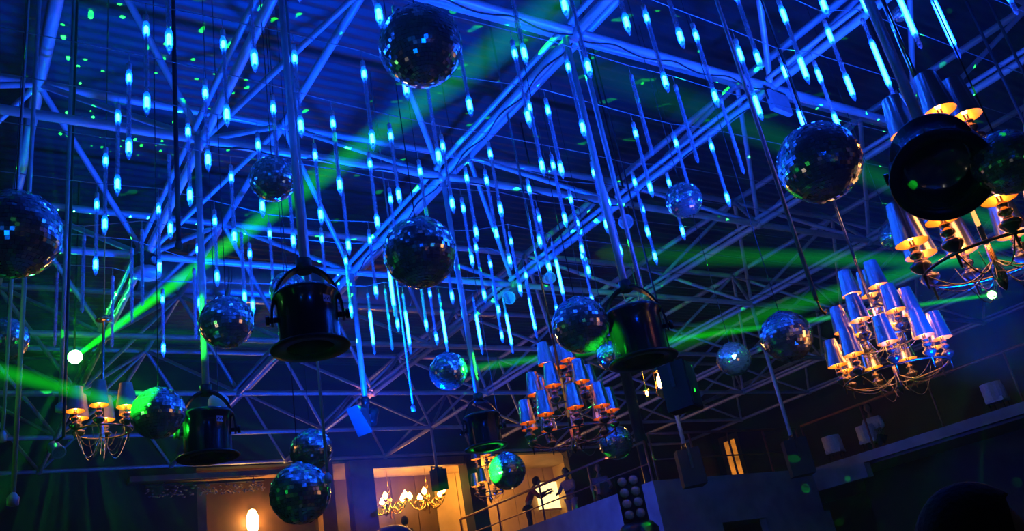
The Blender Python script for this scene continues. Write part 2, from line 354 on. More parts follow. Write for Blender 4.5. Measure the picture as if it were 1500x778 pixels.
# ================================================================== METEOR TUBES
TUBES = """214 23 217 172 b|247 -70 248 80 d|189 94 190 235 b|173 153 173 288 b|155 217 151 347 b|326 45 335 190 b|370 -38 374 107 d|300 117 306 257 b|275 174 278 303 b|399 140 408 270 t|377 195 386 318 b|424 250 431 368 d|338 243 344 362 b|232 290 235 411 b|238 424 240 505 b|142 283 142 409 b|123 345 122 476 n|208 337 206 444 n|193 364 193 472 n|165 405 163 510 n|289 350 292 457 b|284 394 286 482 n|314 308 320 425 b|365 357 371 464 b|355 365 359 449 d|253 240 250 352 d|84 400 84 507 n|546 -90 558 42 d|577 10 596 152 b|531 90 544 224 b|486 163 499 288 b|460 211 472 332 b|570 182 584 305 b|540 224 553 342 b|613 235 628 345 t|646 198 664 313 b|715 209 733 319 b|681 245 700 353 b|710 249 728 356 b|750 60 775 189 b|750 -40 772 97 d|667 45 691 172 d|622 125 645 246 d|430 66 443 204 b|432 -130 439 4 d|772 140 798 259 b|799 145 828 262 b|807 227 829 333 b|828 80 857 204 b|804 -105 832 28 d|828 -15 866 116 d|888 -82 923 52 d|942 8 981 137 b|966 -58 1002 72 d|1014 35 1051 162 b|1072 -25 1111 102 b|1077 58 1121 177 b|924 110 959 227 n|989 125 1026 239 n|927 180 958 290 b|986 194 1013 300 t|976 253 1003 351 b|1038 200 1069 306 b|1055 145 1086 251 n|866 238 892 340 b|926 252 949 347 b|938 293 965 380 b|772 262 793 365 b|787 306 806 400 b|833 278 852 366 b|843 313 861 398 b|850 362 868 435 b|888 282 907 378 b|895 330 915 411 b|746 340 763 428 b|768 391 781 455 t|777 434 787 497 a|800 377 815 440 b|815 385 828 446 a|741 450 752 519 a|394 327 402 420 t|440 363 447 440 t|470 335 477 420 t|570 276 583 375 t|572 405 579 465 a|540 337 547 438 b|500 288 512 375 d|505 368 515 465 b|676 290 691 392 b|695 349 711 436 b|734 322 749 395 d|716 374 727 450 b|725 425 737 503 d|666 379 680 455 b|651 375 664 447 d|628 418 639 489 b|613 395 624 460 b|542 444 549 520 a|596 445 602 519 a|647 450 656 517 a|699 452 707 520 a|1140 0 1183 118 b|1142 84 1181 190 b|1175 -70 1214 26 d|1207 30 1252 135 b|1192 90 1233 192 b|1264 40 1311 145 a|1232 -75 1276 27 d|1306 -40 1350 72 a|1355 -30 1407 87 a|1446 -80 1491 22 a|564 424 567 450 n|583 430 584 487 d"""
TL, TZ = .80, 5.80
RT = .017
tube_me = MB().lathe([(RT, -TL + .035), (RT, -.05)], 10).mesh('tube_body', M['tube'])
tip_me = MB().lathe([(RT, -TL + .035), (RT * .75, -TL + .018), (.002, -TL)], 10).mesh('tube_tip', M['tube'])
cap_me = MB().lathe([(.0, .012), (.008, .01), (.0175, 0), (.0185, -.012), (.0185, -.055), (.0, -.055)], 10).tube([(0, 0, .0), (0, 0, .105)], .0025, 5).mesh('tube_cap', M['strip'])
st = MB().box((-.008, -.0015, -TL + .05), (.008, .0015, -.06))
for k in range(34): z = -TL + .06 + k * .02; st.box((-.005, -.005, z), (.005, -.0015, z + .008)); st.box((-.005, .0015, z), (.005, .005, z + .008))
strip_me = st.mesh('led_strip', M['strip'])
def ledm(z0, z1):
    b = MB(); n = max(2, int((z1 - z0) / .016)); b.tube([(0, 0, z0), (0, 0, z0 + .012), (0, 0, z1 - .012), (0, 0, z1)], [.004, .0125, .0125, .004], 8)
    return b.mesh('led_cluster', M['led'])
def halom(z0, z1): return MB().lathe([(.012, z0 - .03), (.0225, z0), (.0225, z1), (.012, z1 + .03)], 10).mesh('bloom_sleeve', M['halo'])
LT = (-.15, -.085); LB = (-.735, -.65); LA = (-.66, -.24); LT2 = (-.21, -.09); LB2 = (-.735, -.56)
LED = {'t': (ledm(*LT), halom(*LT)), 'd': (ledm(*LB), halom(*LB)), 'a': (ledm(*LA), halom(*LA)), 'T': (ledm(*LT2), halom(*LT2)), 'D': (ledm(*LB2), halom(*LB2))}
ROWY = [-4.96, -4.33, -3.85, -3.18, -2.57, -1.88, -1.40, -.87, -.07, .52, 1.25, 1.58]
rec = []
for t in TUBES.split('|'):
    a = t.split(); x0, y0, x1, y1 = map(float, a[:4]); l = a[4]
    p = atz(x0, y0, TZ) if l in 'btn' else atz(x1, y1, TZ - TL)
    p.z = TZ; row = min(range(12), key=lambda k: abs(ROWY[k] - p.y)); rec.append([row, p, l])
for it in range(40):                                           # keep neighbours from hanging through each other
    for i in range(len(rec)):
        for k in range(i):
            dv = rec[i][1] - rec[k][1]
            if dv.length < .06: dv = (dv if dv.length > 1e-4 else Vector((1, 0, 0))).normalized() * .004; rec[i][1] = rec[i][1] + dv; rec[k][1] = rec[k][1] - dv
rows = {}
for r in rec: rows.setdefault(r[0], []).append(r)
DESC = {'b': 'glowing at both ends', 't': 'glowing near its top', 'd': 'glowing near its bottom', 'a': 'glowing nearly full length', 'n': 'left unlit'}
for ri in sorted(rows):
    for k, (_, p, l) in enumerate(sorted(rows[ri], key=lambda r: r[1].x)):
        lab = 'blue LED tube %s, %s from left in %s row' % (DESC[l], ORD[k], ORD[ri])
        t = thing('meteor_tube', lab, 'light tube', p, 'blue LED tubes hanging in rows under the truss', random.uniform(0, 3))
        link('tube_body', tube_me, t); link('tube_tip', tip_me, t); link('tube_cap', cap_me, t); link('led_strip', strip_me, t)
        for kk in (({'b': 'td', 't': 't', 'd': 'd', 'a': 'a', 'n': ''}[l] if p.x < .3 or p.y > -3 else {'b': 'TD', 't': 'T', 'd': 'D', 'a': 'a', 'n': ''}[l])): link('led_cluster', LED[kk][0], t); link('bloom_sleeve', LED[kk][1], t)
    xs = [r[1].x for r in rows[ri]]
    ym = sum(r[1].y for r in rows[ri]) / len(xs)
    hang = [Vector((r[1].x, r[1].y, TZ + .1)) for r in sorted(rows[ri], key=lambda r: r[1].x)]
    tag(MB().tube([Vector((-11, ym, TZ + .2))] + hang + [Vector((10, ym, TZ + .2))], .004, 5).build('support_wire', M['wire']),
        'thin wire strung across the hall above the %s row of LED tubes' % ORD[ri], 'wire', 'wires carrying the LED tubes')

# ================================================================== MIRROR BALLS
def ball_mesh(rows_n=26):
    b = MB(); rnd = random.Random(3)
    for i in range(rows_n):
        th0, th1 = PI * (i + .03) / rows_n, PI * (i + .97) / rows_n; thm = (th0 + th1) / 2
        n = max(4, int(round(2 * rows_n * math.sin(thm))))
        off = rnd.random()
        for k in range(n):
            a0, a1 = 2 * PI * (k + off + .02) / n, 2 * PI * (k + off + .98) / n
            q = [Vector((math.sin(t) * math.cos(a), math.sin(t) * math.sin(a), math.cos(t))) for t, a in ((th0, a0), (th1, a0), (th1, a1), (th0, a1))]
            c = sum(q, Vector()) / 4; nn = c.normalized(); ax = nn.orthogonal().normalized(); an = rnd.uniform(0, 6.28); ax = Matrix.Rotation(an, 3, nn) @ ax
            R = Matrix.Rotation(rnd.gauss(0, .12), 3, ax)
            b.add([c + R @ (p - c) + nn * .0 for p in q], [(0, 1, 2, 3)])
    return b.mesh('mirror_tiles', M['mirror'])
ball_me = {24: ball_mesh(24), 32: ball_mesh(32)}
core_me = MB().lathe([(.985 * math.sin(PI * k / 16), .985 * math.cos(PI * k / 16)) for k in range(17)], 24).mesh('ball_core', M['mirror_core'])
def ball(x, y, dpx, D, lab, rows_n=32, top=6.6):
    c = atd(x, y, 1); r = (c - CAM); a = r.dot(CN); p = CAM + r * (D * FPX / dpx / a)
    t = thing('mirror_ball', lab, 'disco ball', p, 'mirror balls hung across the hall', random.uniform(0, 6))
    R = D / 2
    o = link('ball_core', core_me, t); o.scale = (R * .985,) * 3
    o = link('mirror_tiles', ball_me[rows_n], t); o.scale = (R,) * 3; o['kind'] = 'stuff'
    MB().lathe([(R * .16, R * .955), (R * .16, R * 1.03), (R * .06, R * 1.07), (0, R * 1.07)], 12).build('hanging_cap', M['steel'], t)
    MB().tube([(0, 0, R * 1.05), (0, 0, max(top - p.z, R + .2))], .004, 5).build('cord', M['cable'], t)
    return t, p
BALLS = [(616, 68, 122, .5, 'largest mirror ball at the top, dark below with coloured glints'), (400, 262, 68, .35, 'mirror ball beside the upright pole, left of the green beam'),
 (615, 370, 107, .5, 'large mirror ball in the middle, dark lower half ringed by tiles'), (332, 472, 78, .45, 'mirror ball left of the black can with the white sticker'),
 (422, 425, 54, .35, 'mirror ball peeking out from behind the black can'), (20, 343, 132, .5, 'big mirror ball cut by the left edge, blue on its right'),
 (8, 497, 64, .35, 'smaller mirror ball cut by the left edge below the big one'), (232, 605, 76, .4, 'mirror ball struck by the laser beside the small lamp chandelier'),
 (456, 660, 62, .4, 'upper one of two mirror balls hanging close together'), (440, 723, 88, .5, 'lower and bigger of two mirror balls hanging close together'),
 (657, 544, 56, .4, 'mirror ball with a laser beam striking its right side'), (1002, 293, 54, .35, 'small mirror ball right of the tall central pole'),
 (1200, 238, 120, .5, 'large mirror ball on the right below the glowing tubes'), (850, 476, 84, .45, 'mirror ball above the blue mirrored chandelier'),
 (897, 521, 46, .35, 'small mirror ball half hidden behind the tilted black can'), (1075, 526, 50, .4, 'small faint mirror ball above the orange doorway'),
 (1152, 493, 75, .45, 'mirror ball left of the gold-lit chandelier, blue on top'), (743, 690, 54, .4, 'mirror ball glowing green on its left side'),
 (902, 648, 50, .4, 'mirror ball at the lower right of the blue mirrored chandelier'), (1310, 346, 44, .35, 'small mirror ball left of the upper right chandelier'),
 (1475, 238, 96, .33, 'mirror ball at the right edge behind the open black can'), (1319, 20, 24, .16, 'tiny mirror ball at the top right between glowing tubes')]
BP = []
for b in BALLS:
    BP.append(ball(*b, rows_n=32 if b[2] > 90 else 24, top=9.08)[1])
# plain white globe, blue dome
p = atd(320, 590, 8.6); t = thing('globe_lamp', 'plain white globe behind the black can with the small sticker', 'globe', p)
MB().lathe([(.095 * math.sin(PI * k / 14), .095 * math.cos(PI * k / 14)) for k in range(15)], 20).build('globe', M['globe'], t)
MB().tube([(0, 0, .09), (0, 0, 9.08 - p.z)], .004, 5).build('cord', M['cable'], t)

# ================================================================== POLES WITH BLACK CANS
def can(px, py, k, lab, tilt=None, z=3.45, glyph=True, companion=False, open_=False):
    """cylinder lamp can with wide bottom flange, rolled top rim and looped yoke, on its drop pole"""
    c = atz(px, py, z); t = thing('lamp_can', lab, 'spotlight', c, 'black spotlight cans hung on poles', 0)
    body = thing_part('can_body', MB().lathe([(.19 * k, .36 * k), (.205 * k, .36 * k), (.213 * k, .345 * k), (.213 * k, .33 * k), (.192 * k, .305 * k), (.19 * k, .16 * k), (.19 * k, .012 * k), (.19 * k, .0), ((.183 if open_ else .155) * k, .0), ((.18 if open_ else .152) * k, .3 * k), (.15 * k, .335 * k), (.0, .34 * k)], 40), M['gloss'], t)
    thing_part('top_plate', MB().lathe([(.195 * k, .352 * k), (.05 * k, .362 * k), (0, .362 * k)], 32), M['black'], t)
    if open_: thing_part('bottom_flange', MB().lathe([(.185 * k, .012 * k), (.243 * k, .0), (.25 * k, -.012 * k), (.243 * k, -.02 * k), (.185 * k, -.012 * k)], 40, closed=True), M['black'], t)
    else: thing_part('bottom_flange', MB().lathe([(.15 * k, .012 * k), (.243 * k, .0), (.25 * k, -.012 * k), (.243 * k, -.02 * k), (.15 * k, -.012 * k)], 40, closed=True), M['black'], t)
    if open_: thing_part('reflector', MB().lathe([(.18 * k, .19 * k), (.165 * k, .175 * k), (.15 * k, .18 * k), (.13 * k, .2 * k), (0, .215 * k)], 32), M['inner'], t)
    else: thing_part('reflector', MB().lathe([(.15 * k, .005 * k), (.146 * k, .12 * k), (.11 * k, .24 * k), (.04 * k, .29 * k), (0, .3 * k)], 32), M['inner'], t)
    a = math.atan2((c - CAM).x, -(c - CAM).y)
    ux = Vector((math.cos(a), math.sin(a), 0))
    pts = [ux * (.222 * k * math.cos(PI * q / 18)) + Vector((0, 0, .2 * k + (.345 * k) * math.sin(PI * q / 18))) for q in range(19)]
    pts = [pts[0] - Vector((0, 0, .03))] + pts + [pts[-1] - Vector((0, 0, .03))]
    yk = MB(); side = Vector((-ux.y, ux.x, 0)); R = .036 * k
    for i in range(len(pts) - 1):
        d = (pts[i + 1] - pts[i]); L = d.length; d.normalize(); nrm = side.cross(d)
        yk.obox((pts[i] + pts[i + 1]) / 2, d * L * .52, side * R, nrm * .008)
    thing_part('yoke', yk, M['black'], t)
    for s in (-1, 1):
        kn = MB(); c0 = ux * s * .187 * k + Vector((0, 0, .2 * k)); kn.tube([c0, c0 + ux * s * .055 * k], .018 * k, 10); kn.tube([c0 + ux * s * .05 * k, c0 + ux * s * .075 * k], .032 * k, 10); thing_part('yoke_knob', kn, M['black'], t)
    if glyph:
        f = -(c - CAM); f.z = 0; f.normalize(); rt = Vector((-f.y, f.x, 0)); an0 = .62 if glyph is True else glyph; m = MB(); vv = []
        for zz in (.235, .285):
            for q in range(5):
                an = an0 + (q - 2) * .08; dd = f * math.cos(an) + rt * math.sin(an); vv.append(dd * .1925 * k + Vector((0, 0, zz * k)))
        m.add(vv, [(q, q + 1, q + 6, q + 5) for q in range(4)]); lb = thing_part('sticker', m, M['paper'], t); lb['label'] = 'pale paper sticker'
        g = MB()
        for q in range(5):
            an = an0 + (q - 2) * .055; dd = f * math.cos(an) + rt * math.sin(an); tx = (f * -math.sin(an) + rt * math.cos(an))
            g.obox(dd * .1935 * k + Vector((0, 0, (.265 if q % 2 else .255) * k)), tx * .004 * k, Vector((0, 0, .006 * k)), dd * .0008)
        thing_part('sticker_print', g, M['black'], lb)
    if tilt: t.rotation_mode = 'QUATERNION'; t.rotation_quaternion = tilt
    top = Vector((0, 0, .545 * k))
    tp = c + (tilt @ top if tilt else top)
    po = thing('drop_pole', 'straight pole dropping from the truss to the %s' % lab.split(',')[0], 'pole', tp, 'poles dropping from the truss')
    thing_part('pole', MB().tube([(0, 0, .0), (0, 0, 6.6 - tp.z)], .03 if px != 455 else .024, 12), M['pipe'], po)
    thing_part('clamp', MB().tube([(0, 0, -.03), (0, 0, .06)], .05, 12), M['black'], po)
    if companion: thing_part('conduit', MB().tube([(.13, -.04, -.05), (.13, -.04, 6.6 - tp.z)], .018, 8), M['pipe'], po)
    return t
def thing_part(name, mb, m, parent): return mb.build(name, m, parent)
can(942, 526, 1.12, 'black can with a green-lit left side, right of the centre', companion=True, glyph=False)
can(712, 654, .90, 'small black can above the green-glowing ball', glyph=False)
can(305, 668, 1.02, 'black can with a small sticker, at lower left', glyph=.55)
can(455, 508, .97, 'black can with a pale sticker, left of the centre', glyph=.72)
cE = atz(1376, 252, 3.42); vd = (CAM - cE).normalized(); ax = Vector((0, 0, -1)).cross(vd).normalized()
can(1380, 256, 1.02, 'open black can seen from below, at the upper right', tilt=Quaternion(ax, .80), z=3.40, glyph=False, open_=True)

# ================================================================== OTHER POLES, FIXTURES, ROPES
def pole_to(name, px, py, z, lab, r=.036, ztop=6.6, m='pipe', cat='pole'):
    c = atz(px, py, z); t = thing(name, lab, cat, c, 'poles dropping from the truss' if cat == 'pole' else None)
    thing_part('pole', MB().tube([(0, 0, 0), (0, 0, ztop - z)], r, 10), M[m], t)
    thing_part('end_fitting', MB().lathe([(0, -.05), (r * 1.5, -.04), (r * 1.6, .03), (r * .9, .06)], 10), M['black'], t); return c
def speaker(c, s, lab, yaw=.6, tilt=.35):
    t = thing('loudspeaker', lab, 'loudspeaker', c, 'dark loudspeakers hung on poles', yaw); w, d, h = .17 * s, .15 * s, .25 * s
    b = MB(); q = [(-w, -d), (w, -d), (w * .65, d), (-w * .65, d)]
    vs = [(x, y, -h) for x, y in q] + [(x, y, h) for x, y in q]; b.add(vs, [(3, 2, 1, 0), (4, 5, 6, 7), (0, 1, 5, 4), (1, 2, 6, 5), (2, 3, 7, 6), (3, 0, 4, 7)])
    for nm, bb, m in (('cabinet', b, 'matte'), ('grille', MB().box((-w * .9, -d - .012, -h * .92), (w * .9, -d - .001, h * .92)), 'matte'), ('bracket', MB().box((-w - .02, -.02, -.02), (-w, .02, h + .07)).box((w, -.02, -.02), (w + .02, .02, h + .07)).box((-w - .02, -.02, h + .05), (w + .02, .02, h + .07)), 'black')):
        thing_part(nm, bb, M[m], t)
    return t
c = pole_to('drop_pole', 1003, 655, 3.97, 'blue-lit pole below the green-lit can, ending over the gallery corner'); speaker(c + Vector((0, 0, -.34)), 1.15, 'dark loudspeaker on the blue-lit pole over the gallery corner', 1.0)
c = pole_to('drop_pole', 1160, 643, 4.02, 'blue pole running down from behind a mirror ball to the gallery'); speaker(c + Vector((0, 0, -.34)), 1.25, 'dark loudspeaker on a pole before the right gallery', .9)
c = pole_to('drop_pole', 640, 688, 5.58, 'far thin pole ending above the candle chandeliers'); speaker(c + Vector((0, 0, -.24)), .95, 'dark loudspeaker hanging above the right candle chandelier', .3)
c = pole_to('drop_pole', 535, 588, 4.75, 'slim pole ending at the white floodlight'); FL = c
SPK = speaker(atd(995, 568, 9.5), 1.0, 'dark loudspeaker right of the warm lamp below the tilted can', .5)
thing_part('rod', MB().tube([(0, 0, .3), (0, 0, 9.08 - atd(995, 568, 9.5).z)], .01, 6), M['cable'], SPK)
# floodlight with barn door
t = thing('floodlight', 'pale floodlight with a wide flared shade on the slim pole', 'floodlight', FL + Vector((0, 0, -.2)), None, .35)
thing_part('stem', MB().box((-.035, -.02, -.06), (.035, .02, .2)), M['dimbox'], t)
thing_part('flare', MB().add([(-.25, -.1, .1), (-.25, .1, .1), (-.06, .13, -.24), (-.06, -.13, -.24), (-.03, -.05, .08), (-.03, .05, .08), (-.02, .05, -.12), (-.02, -.05, -.12)], [(0, 1, 2, 3), (7, 6, 5, 4), (0, 4, 5, 1), (1, 5, 6, 2), (2, 6, 7, 3), (3, 7, 4, 0)]), M['dimbox'], t)
thing_part('lamp_housing', MB().tube([(.06, 0, -.1), (.10, 0, .05), (.16, 0, .1)], [.07, .08, .06], 14), M['black'], t)
thing_part('tilt_knob', MB().tube([(0, -.05, -.03), (0, .05, -.03)], .05, 12), M['dimbox'], t)
# thin unlit hanging rods on the left and centre, ropes
RODS = [(89, 595, 4.15, 250, 101, .02, 'green-lit thin rod hanging left of the laser source'), (19, 729, 3.0, 520, 36, .016, 'green-lit rod nearest the left edge, reaching lowest'), (4, 637, 3.6, 535, 15, .012, 'short green-lit rod at the left edge under the ball'),
        (480, 698, 3.1, 522, 466, .014, 'thin greenish rod passing in front of two close mirror balls'), (605, 596, 4.3, 503, 597, .012, 'thin greenish rod below the row of glowing tubes, left of a ball')]
for x, y, z, yt, xt, r, lab in RODS:
    c = atz(x, y, z); tag(MB().tube([(0, 0, 0), (0, 0, 9.08 - z)], r, 8).lathe([(0, -.06), (r * 2.2, -.05), (r * 2.4, 0), (r, .03)], 10).build('hanging_rod', M['pipe'], None, c), lab, 'rod', 'thin rods hanging from the truss')
c = atz(262, 362, 4.9); tag(MB().tube([(0, 0, 0), (.0, .01, 1), (0, 0, 8.4 - c.z)], .02, 8).lathe([(0, -.03), (.03, -.02), (.03, .02), (.02, .05)], 8).build('hanging_cable', M['cable'], None, c), 'thick black cable hanging among the left LED tubes', 'cable')
c = atz(1196, 440, 3.2); t = thing('hanging_rod', 'long dark blue rod with a pale hook end, right of the centre', 'rod', c, 'thin rods hanging from the truss')
thing_part('rod', MB().tube([(0, 0, 0), (0, 0, 9.08 - c.z)], .014, 8), M['bluebox'], t); thing_part('hook', MB().tube([(0, 0, .0), (.01, 0, -.06), (.04, 0, -.09), (.06, 0, -.06)], .008, 6), M['brass'], t)
# small fixtures clamped to the truss
def parcan(p, target, s, lab, m='bluebox'):
    t = thing('par_can', lab, 'spotlight', p, 'small spotlights clamped to the truss'); q = (Vector(target) - p).to_track_quat('-Z', 'Y')
    for nm, mb, mm in (('housing', MB().lathe([(0, .16 * s), (.05 * s, .15 * s), (.085 * s, .08 * s), (.09 * s, -.14 * s), (.1 * s, -.15 * s), (.1 * s, -.16 * s), (.08 * s, -.155 * s)], 16), m), ('lens', MB().lathe([(.085 * s, -.14 * s), (0, -.145 * s)], 16), 'lens')):
        o = thing_part(nm, mb, M[mm], t); o.rotation_mode = 'QUATERNION'; o.rotation_quaternion = q
    thing_part('clamp_arm', MB().tube([(0, 0, .05), (.1 * s, 0, .1), (.1 * s, 0, 9.08 - p.z)], .014, 6), M['black'], t)
parcan(atz(81, 657, 3.75), CAM + Vector((2, 4, -1)), .6, 'small blue-lit spotlight hanging below the grey-shaded chandelier at left')
parcan(atz(917, 325, 6.32), CAM + Vector((3, 3, 2)), 1.0, 'small blue-lit spotlight clamped beside the tall central pole')
parcan(atz(751, 432, 6.42), CAM + Vector((0, 6, 0)), 1.1, 'round spotlight on the truss behind the central glowing tubes')
parcan(atz(803, 408, 6.35), CAM + Vector((4, 2, 2)), .9, 'small spotlight above the stem of the blue mirrored chandelier')
p = atz(215, 392, 6.38); t = thing('stage_fixture', 'boxy stage fixture with a red indicator at the left truss node', 'stage light', p, None, .6)
thing_part('base', MB().lathe([(0, -.13), (.12, -.13), (.16, -.1), (.16, -.04), (.13, -.02), (0, -.02)], 20), M['bluebox'], t)
thing_part('housing', MB().box((-.12, -.1, -.02), (.12, .1, .15)), M['black'], t)
thing_part('lens', MB().tube([(0, -.1, .06), (0, -.12, .06)], .05, 14), M['lens'], t)
thing_part('indicator', MB().tube([(.1, -.1, .05), (.1, -.115, .05)], .016, 10), M['redled'], t)
p = atz(1141, 151, 6.38); t = thing('led_panel', 'flat rectangular light panel hung at the upper right truss node', 'light panel', p, None, .1)
thing_part('casing', MB().box((-.17, -.03, -.12), (.17, .03, .12)), M['bluebox'], t)
thing_part('bracket', MB().tube([(-.19, 0, 0), (-.19, 0, .16), (.19, 0, .16), (.19, 0, 0)], .01, 6), M['black'], t)
# structural column at the gallery corner
cc = Vector((GX0 + .35, GYC + .45, 0))
struct('trim_9', MB().tube([cc, cc + Vector((0, 0, 6.55))], .12, 14), M['black'])

# ================================================================== CHANDELIERS
SH = {}
def shade_meshes(k=1.0, dim=False):
    key = (k, dim)
    if key not in SH:
        h, r0, r1 = .225 * k, .055 * k, .084 * k
        SH[key] = (MB().lathe([(r0, h), (r0 + (r1 - r0) * .5, h * .5), (r1, 0)], 28).mesh('lamp_shade', M['shade_dim' if dim else 'shade']),
                   MB().lathe([(r0 - .003, h), (r1 - .003, .001)], 28).mesh('shade_lining', M['gold']),
                   MB().lathe([(0, -.21), (.006, -.2), (.008, -.125), (.03, -.115), (.05, -.09), (.052, -.075), (.03, -.06), (.018, -.045), (.034, -.03), (.034, -.015), (.018, -.005), (.026, .01), (.026, .022), (.013, .03), (.013, .06), (0, .06)], 16).mesh('lamp_holder', M['copperpost']),
                   MB().lathe([(0, .125), (.012, .118), (.019, .1), (.017, .08), (.01, .06), (0, .058)], 10).mesh('bulb', M['bulb']))
    return SH[key]
LOWB = MB().lathe([(0, .125), (.012, .118), (.019, .1), (.017, .08), (.01, .06), (0, .058)], 10).mesh('bulb', M['bulb_low'])
def chandelier(p, tiers, lab, ztop, dim=False, watts=0, k=1.0, rz=0, low=False):
    t = thing('chandelier', lab, 'chandelier', p, None, rz); sm = shade_meshes(k, dim)
    zmin = min(z for _, _, z, _ in tiers)
    thing_part('stem', MB().tube([(0, 0, zmin - .22), (0, 0, ztop - p.z)], .014, 8).lathe([(0, zmin - .30), (.02, zmin - .27), (.03, zmin - .22), (.02, zmin - .14), (.014, zmin - .05)], 14), M['steel'], t)
    for n, R, z, ph in tiers:
        thing_part('ring', MB().tube([(R * math.cos(2 * PI * q / 40), R * math.sin(2 * PI * q / 40), z - .13) for q in range(41)], .009, 6, False), M['copperpost'], t)
        for i in range(n):
            a = 2 * PI * i / n + ph; c = Vector((R * math.cos(a), R * math.sin(a), z))
            pts = [Vector((math.cos(a), math.sin(a), 0)) * (R * q / 12) + Vector((0, 0, z - .13 - (.24 if dim else .09) * math.sin(PI * q / 12) * (1.0 if q > 2 else .9))) for q in range(13)]
            thing_part('arm', MB().tube(pts, .0035, 5), M['steel' if dim else 'copperpost'], t)
            h = link('lamp_holder', sm[2], t, c); link('bulb', LOWB if low else sm[3], h)
            s = link('lamp_shade', sm[0], t, c + Vector((0, 0, .045))); link('shade_lining', sm[1], s)
    for q in range(6):
        a = q * 1.05; r = .12 + .03 * q
        thing_part('drape_wire', MB().tube([(r * math.cos(a) * s_, r * math.sin(a) * s_, zmin - .13 - .13 * math.sin(PI * s_) * (1 + .3 * (q % 3))) for s_ in [i_ / 10 for i_ in range(11)]], .002, 4), M['copperpost'], t)
    for n, R, z, ph in tiers[-1:]:
        if watts:
            lamp('chandelier_light', p + Vector((0, 0, z + .05)), watts, (1, .42, .1), .25); lamp('chandelier_light', p + Vector((0, 0, z + .34)), watts * .7, (1, .42, .1), .15)
    return t
T3 = [(3, .13, .56, .4), (6, .28, .28, .1), (9, .42, 0, .25)]
chandelier(atd(1310, 540, 7.9) + Vector((0, 0, .08)), T3, 'tiered chandelier of gold-glowing mirrored lampshades over the right gallery', 9.08, watts=6)
chandelier(atd(837, 632, 8.6) + Vector((0, 0, .08)), T3, 'tiered chandelier of blue-reflecting mirrored lampshades, right of the centre', 9.08, watts=.6, rz=.5, low=True)
o = chandelier(atd(1440, 345, 6.4), [(4, .15, .60, .5), (8, .33, 0, .6)], 'mirrored lampshade chandelier behind the open can at upper right', 7.9, watts=6, rz=.2); o.scale = (1.3, 1.3, 1.3)
chandelier(atd(150, 612, 8.9), [(6, .24, 0, .25)], 'single-ring chandelier of six grey lampshades at the lower left', 5.05, dim=True, watts=3)
p = atd(150, 612, 8.9); 
o = tag(MB().lathe([(0, .04), (.06, .03), (.075, 0), (.02, -.02), (0, -.02)], 14).tube([(0, 0, .0), (0, 0, 9.08 - 5.05)], .006, 6).build('ceiling_rose', M['brass'], None, (p.x, p.y, 5.05)), 'small brass hanging rose above the grey-shaded chandelier', 'mount')
# two small lamps with the same shades far behind, partly hidden
chandelier(atd(716, 712, 15.5), [(3, .16, .45, .2), (4, .24, 0, .6)], 'small far chandelier half hidden by the green-glowing ball', 9.08, watts=3)
# wall lantern glow below the tilted can
p = atd(967, 562, 13.5); t = thing('hanging_lantern', 'bright warm lantern seen just below the tilted black can', 'lantern', p)
thing_part('flame_bulb', MB().lathe([(0, .16), (.03, .1), (.05, 0), (.03, -.06), (0, -.07)], 12), M['candle'], t)
thing_part('frame', MB().lathe([(.0, .3), (.05, .26), (.09, .2), (.09, .19)], 8).lathe([(.1, -.12), (.06, -.2), (0, -.24)], 8).tube([(.09, 0, .2), (.1, 0, -.12)], .008, 5).tube([(-.09, 0, .2), (-.1, 0, -.12)], .008, 5).tube([(0, 0, .3), (0, 0, 9.08 - p.z)], .006, 5), M['brass'], t)
p = atd(948, 577, 13.5); t = thing('hanging_lantern', 'smaller dim warm lantern left of the bright one', 'lantern', p)
thing_part('flame_bulb', MB().lathe([(0, .05), (.02, .03), (.025, 0), (.01, -.03), (0, -.03)], 10), M['bulb'], t)
thing_part('frame', MB().lathe([(0, .1), (.05, .06), (.05, .05)], 8).lathe([(.05, -.06), (.03, -.1), (0, -.11)], 8).tube([(0, 0, .1), (0, 0, 9.08 - p.z)], .006, 5), M['brass'], t)
# candle chandeliers of the back bay
def candle_chandelier(p, lab, ztop):
    t = thing('candle_chandelier', lab, 'chandelier', p, 'brass candle chandeliers in the back bay')
    thing_part('stem', MB().lathe([(0, -.42), (.03, -.38), (.02, -.3), (.05, -.24), (.07, -.16), (.03, -.06), (.05, .02), (.07, .1), (.04, .2), (.02, .3), (.05, .36), (.02, .42), (.006, .46)], 12).tube([(0, 0, .4), (0, 0, ztop - p.z)], .01, 5), M['brass'], t)
    for i in range(5):
        a = 2 * PI * i / 5 + .3; ux = Vector((math.cos(a), math.sin(a), 0))
        pts = [ux * r + Vector((0, 0, z)) for r, z in ((.05, -.15), (.14, -.24), (.28, -.27), (.42, -.2), (.5, -.06), (.5, .0))]
        thing_part('arm', MB().tube(pts, .02, 7).tube([ux * (.27 + .12 * math.cos(q * .7)) + Vector((0, 0, -.12 + .12 * math.sin(q * .7))) for q in range(9)], .026, 6), M['brass'], t)
        thing_part('candle_cup', MB().lathe([(.0, -.01), (.065, .0), (.07, .03), (.035, .035), (.03, .06), (0, .06)], 10, tuple(ux * .5)), M['brass'], t)
        thing_part('candle_bulb', MB().lathe([(0, .06), (.055, .09), (.075, .14), (.04, .22), (0, .27)], 10, tuple(ux * .5)), M['candle'], t)
    lamp('candle_light', p + Vector((0, 0, .1)), 3.2, (1, .36, .06), .3)
pA, pB = aty(571, 738, YB + 1.5), aty(627, 731, YB + 1.5)
candle_chandelier(pA, 'brass candle chandelier in the back bay, left one', 6.6)
candle_chandelier(pB, 'brass candle chandelier in the back bay, right one under the loudspeaker', 6.6)
